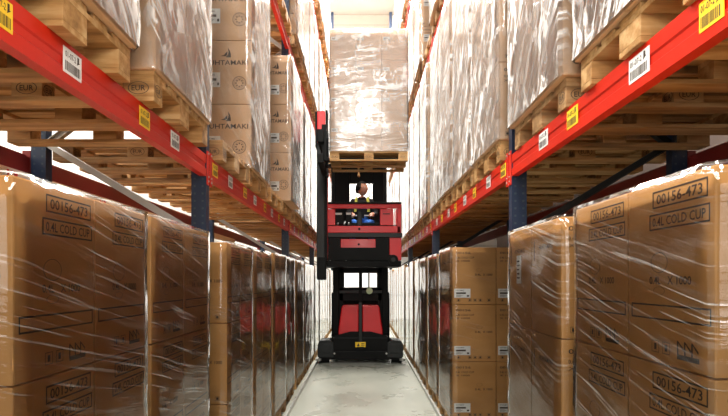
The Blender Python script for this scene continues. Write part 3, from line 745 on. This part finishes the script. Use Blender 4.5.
# ------------------------------------------------------------------ driver
def skin_fig(name, verts, edges, radii, mk, root=0, parent=None, sub=2):
    me = bpy.data.meshes.new(name); me.from_pydata(verts, edges, []); 
    o = bpy.data.objects.new(name, me); col.objects.link(o)
    o.modifiers.new('s', 'SKIN'); sl = me.skin_vertices[0].data if me.skin_vertices else None
    for i, r_ in enumerate(radii):
        rr = r_ if isinstance(r_, tuple) else (r_, r_); sl[i].radius = rr
        sl[i].use_root = (i == root)
    m_ = o.modifiers.new('u', 'SUBSURF'); m_.levels = sub; m_.render_levels = sub
    bpy.context.view_layer.update()
    me2 = bpy.data.meshes.new_from_object(o.evaluated_get(bpy.context.evaluated_depsgraph_get()))
    for p in me2.polygons: p.use_smooth = True
    me2.materials.clear(); me2.materials.append(M[mk]); me2.name = name
    bpy.data.objects.remove(o)
    return me2
bx0, by0, bz0 = 0.0, 9.58, 2.60
P_ = empty('person', (bx0, by0, bz0)); tag(P_, 'person in dark jacket with yellow bands seated in the truck cab, looking aside', 'person')
# body: pelvis, spine, neck, head core, arms, legs (facing -Y)
V = [(0, .05, .08), (0, .05, .26), (0, .03, .42), (0, .02, .54), (.01, 0, .62),
     (-.17, .02, .50), (-.24, -.08, .27), (-.20, -.34, .22),
     (.17, .02, .50), (.25, -.08, .27), (.20, -.34, .22),
     (-.10, .02, .06), (-.17, -.38, .08), (-.17, -.33, -.34), (-.17, -.42, -.58),
     (.10, .02, .06), (.16, -.38, .08), (.16, -.33, -.34), (.16, -.42, -.58)]
E = [(0, 1), (1, 2), (2, 3), (3, 4), (2, 5), (5, 6), (6, 7), (2, 8), (8, 9), (9, 10), (0, 11), (11, 12), (12, 13), (13, 14), (0, 15), (15, 16), (16, 17), (17, 18)]
RR = [(.16, .12), (.15, .11), (.165, .11), (.09, .08), .07, .075, .052, .036, .075, .052, .036, .10, .068, .05, .045, .10, .068, .05, .045]
body = skin_fig('body', V, E, RR, 'blackcloth')
P_.scale = (1.07, 1.07, 1.05)
# trousers / skin colour zones on the one continuous body
body.materials.append(M['bluecloth']); body.materials.append(M['skin'])
for p in body.polygons:
    c = p.center
    if c.z < .20 and (c.y < -.04 or c.z < .10) and abs(c.x) < .30 and not (c.z > .16 and c.y < -.25 and False): p.material_index = 1
    if c.z > .575 and abs(c.x) < .1: p.material_index = 2
link('body', body, P_)
# head turned to the picture's right
mb = MB()
HB = mb.bm
r_ = bmesh.ops.create_uvsphere(HB, u_segments=28, v_segments=20, radius=1)
k = mb.mi(M['skin']); kh = mb.mi(M['hair'])
for v in r_['verts']:
    x, y, z = v.co          # face looks along -Y locally
    fx = .076*(1-.18*max(0, -z)**1.2); X = x*fx; Y = y*.098; Z = z*.122
    if y < 0:
        fw = -y
        Y -= .004*fw
        Y -= .026*math.exp(-((x/.16)**2))*math.exp(-(((z+.12)/.17)**2))*fw     # nose
        Y += .012*math.exp(-(((abs(x)-.38)/.18)**2))*math.exp(-(((z-.1)/.12)**2))*fw  # eye sockets
        Y -= .007*math.exp(-((x/.3)**2))*math.exp(-(((z+.48)/.08)**2))*fw      # lips
        Y -= .010*math.exp(-((x/.3)**2))*math.exp(-(((z+.85)/.2)**2))*fw       # chin
    else:
        if z < -.4: Y *= .8
    v.co = (X, Y, Z)
for f in HB.faces: f.material_index = k; f.smooth = True
for s in (-1, 1):
    mb.sph((s*.030, -.084, .014), .012, M['sticker'], (1, .6, .7), 10); mb.sph((s*.030, -.091, .014), .0055, M['ink'], (1, .5, 1), 8)
    mb.sph((s*.077, .008, -.002), .03, M['skin'], (.35, .6, 1), 10)
mb.box(-.025, .025, -.104, -.096, -.062, -.057, plain('lips', (.35, .08, .07), .5), .002)
head = mb.build('head', P_, (.005, -.01, .738)); head.rotation_euler = (R(-4), 0, R(50)); head.scale = (1.12, 1.12, 1.08)
mb = MB(); r_ = bmesh.ops.create_uvsphere(mb.bm, u_segments=28, v_segments=20, radius=1); k = mb.mi(M['hair'])
dead = []
for v in r_['verts']:
    x, y, z = v.co; n_ = noise.noise(Vector((x*4, y*4, z*4)))*.006
    if z < -.55 or (y < -.45 and z < .5) or (y < .05 and z < -.05): dead.append(v)
    v.co = (x*(.090+n_), y*(.116+n_)+.012, z*(.136+n_)+.004)
bmesh.ops.delete(mb.bm, geom=dead, context='VERTS')
for f in mb.bm.faces: f.material_index = k; f.smooth = True
hair = mb.build('hair', head)
so = hair.modifiers.new('s', 'SOLIDIFY'); so.thickness = .008
# hands: palm with five bent fingers
def hand(sx):
    V = [(0, .03, 0), (0, -.02, -.004), (0, -.06, -.006)]; E = [(0, 1), (1, 2)]; RR = [.024, (.036, .018), (.036, .016)]
    for i, (fx, L) in enumerate(((-.032, .062), (-.011, .072), (.011, .068), (.030, .052))):
        b0 = len(V); V += [(fx, -.07, -.004), (fx*1.05, -.07-L*.45, -.012), (fx*1.05, -.07-L*.75, -.034), (fx, -.07-L*.8, -.056)]
        E += [(2, b0), (b0, b0+1), (b0+1, b0+2), (b0+2, b0+3)]; RR += [.0095, .009, .0085, .007]
    b0 = len(V); V += [(-sx*.034, -.015, -.008), (-sx*.056, -.045, -.02), (-sx*.058, -.075, -.034)]; E += [(1, b0), (b0, b0+1), (b0+1, b0+2)]; RR += [.012, .010, .008]
    return skin_fig('hand', V, E, RR, 'skin', sub=1)
for sx in (-1, 1):
    o = link('hand', hand(sx), P_, (sx*.19, -.40, .235)); o.rotation_euler = (R(12), 0, R(-sx*12))
# jacket bands
for sx in (-1, 1):
    mb = MB()
    pts = [(sx*.12, -.092, .30), (sx*.12, -.085, .40), (sx*.105, -.06, .53), (sx*.10, .01, .59)]
    for a, b_ in zip(pts[:-1], pts[1:]):
        mb.prism([(0, 0)], 0, 0, M['hiviz']) if False else None
        va = [(a[0]-.022, a[1]-.022, a[2]), (a[0]+.022, a[1]-.022, a[2]), (b_[0]+.022, b_[1]-.022, b_[2]), (b_[0]-.022, b_[1]-.022, b_[2])]
        mb.poly(va, M['hiviz'])
    o = mb.build('reflective_band', P_); so = o.modifiers.new('s', 'SOLIDIFY'); so.thickness = .006; o['label'] = 'yellow reflective band'
for sx in (-1, 1):
    mb = MB(); mb.box(sx*.085-.045, sx*.085+.045, -.128, -.120, .22, .245, M['sticker'], .002); mb.build('chest_band', P_)
mb = MB(); mb.cyl((-.078, .01, .0), (-.10, .01, .0), .035, M['truck_black'], 16); mb.build('headset', head)
# shoes
for sx in (-1, 1):
    mb = MB(); mb.box(-.045, .045, -.14, .09, 0, .075, BK, .03); mb.build('shoe', P_, (sx*.165, -.45, -.645))
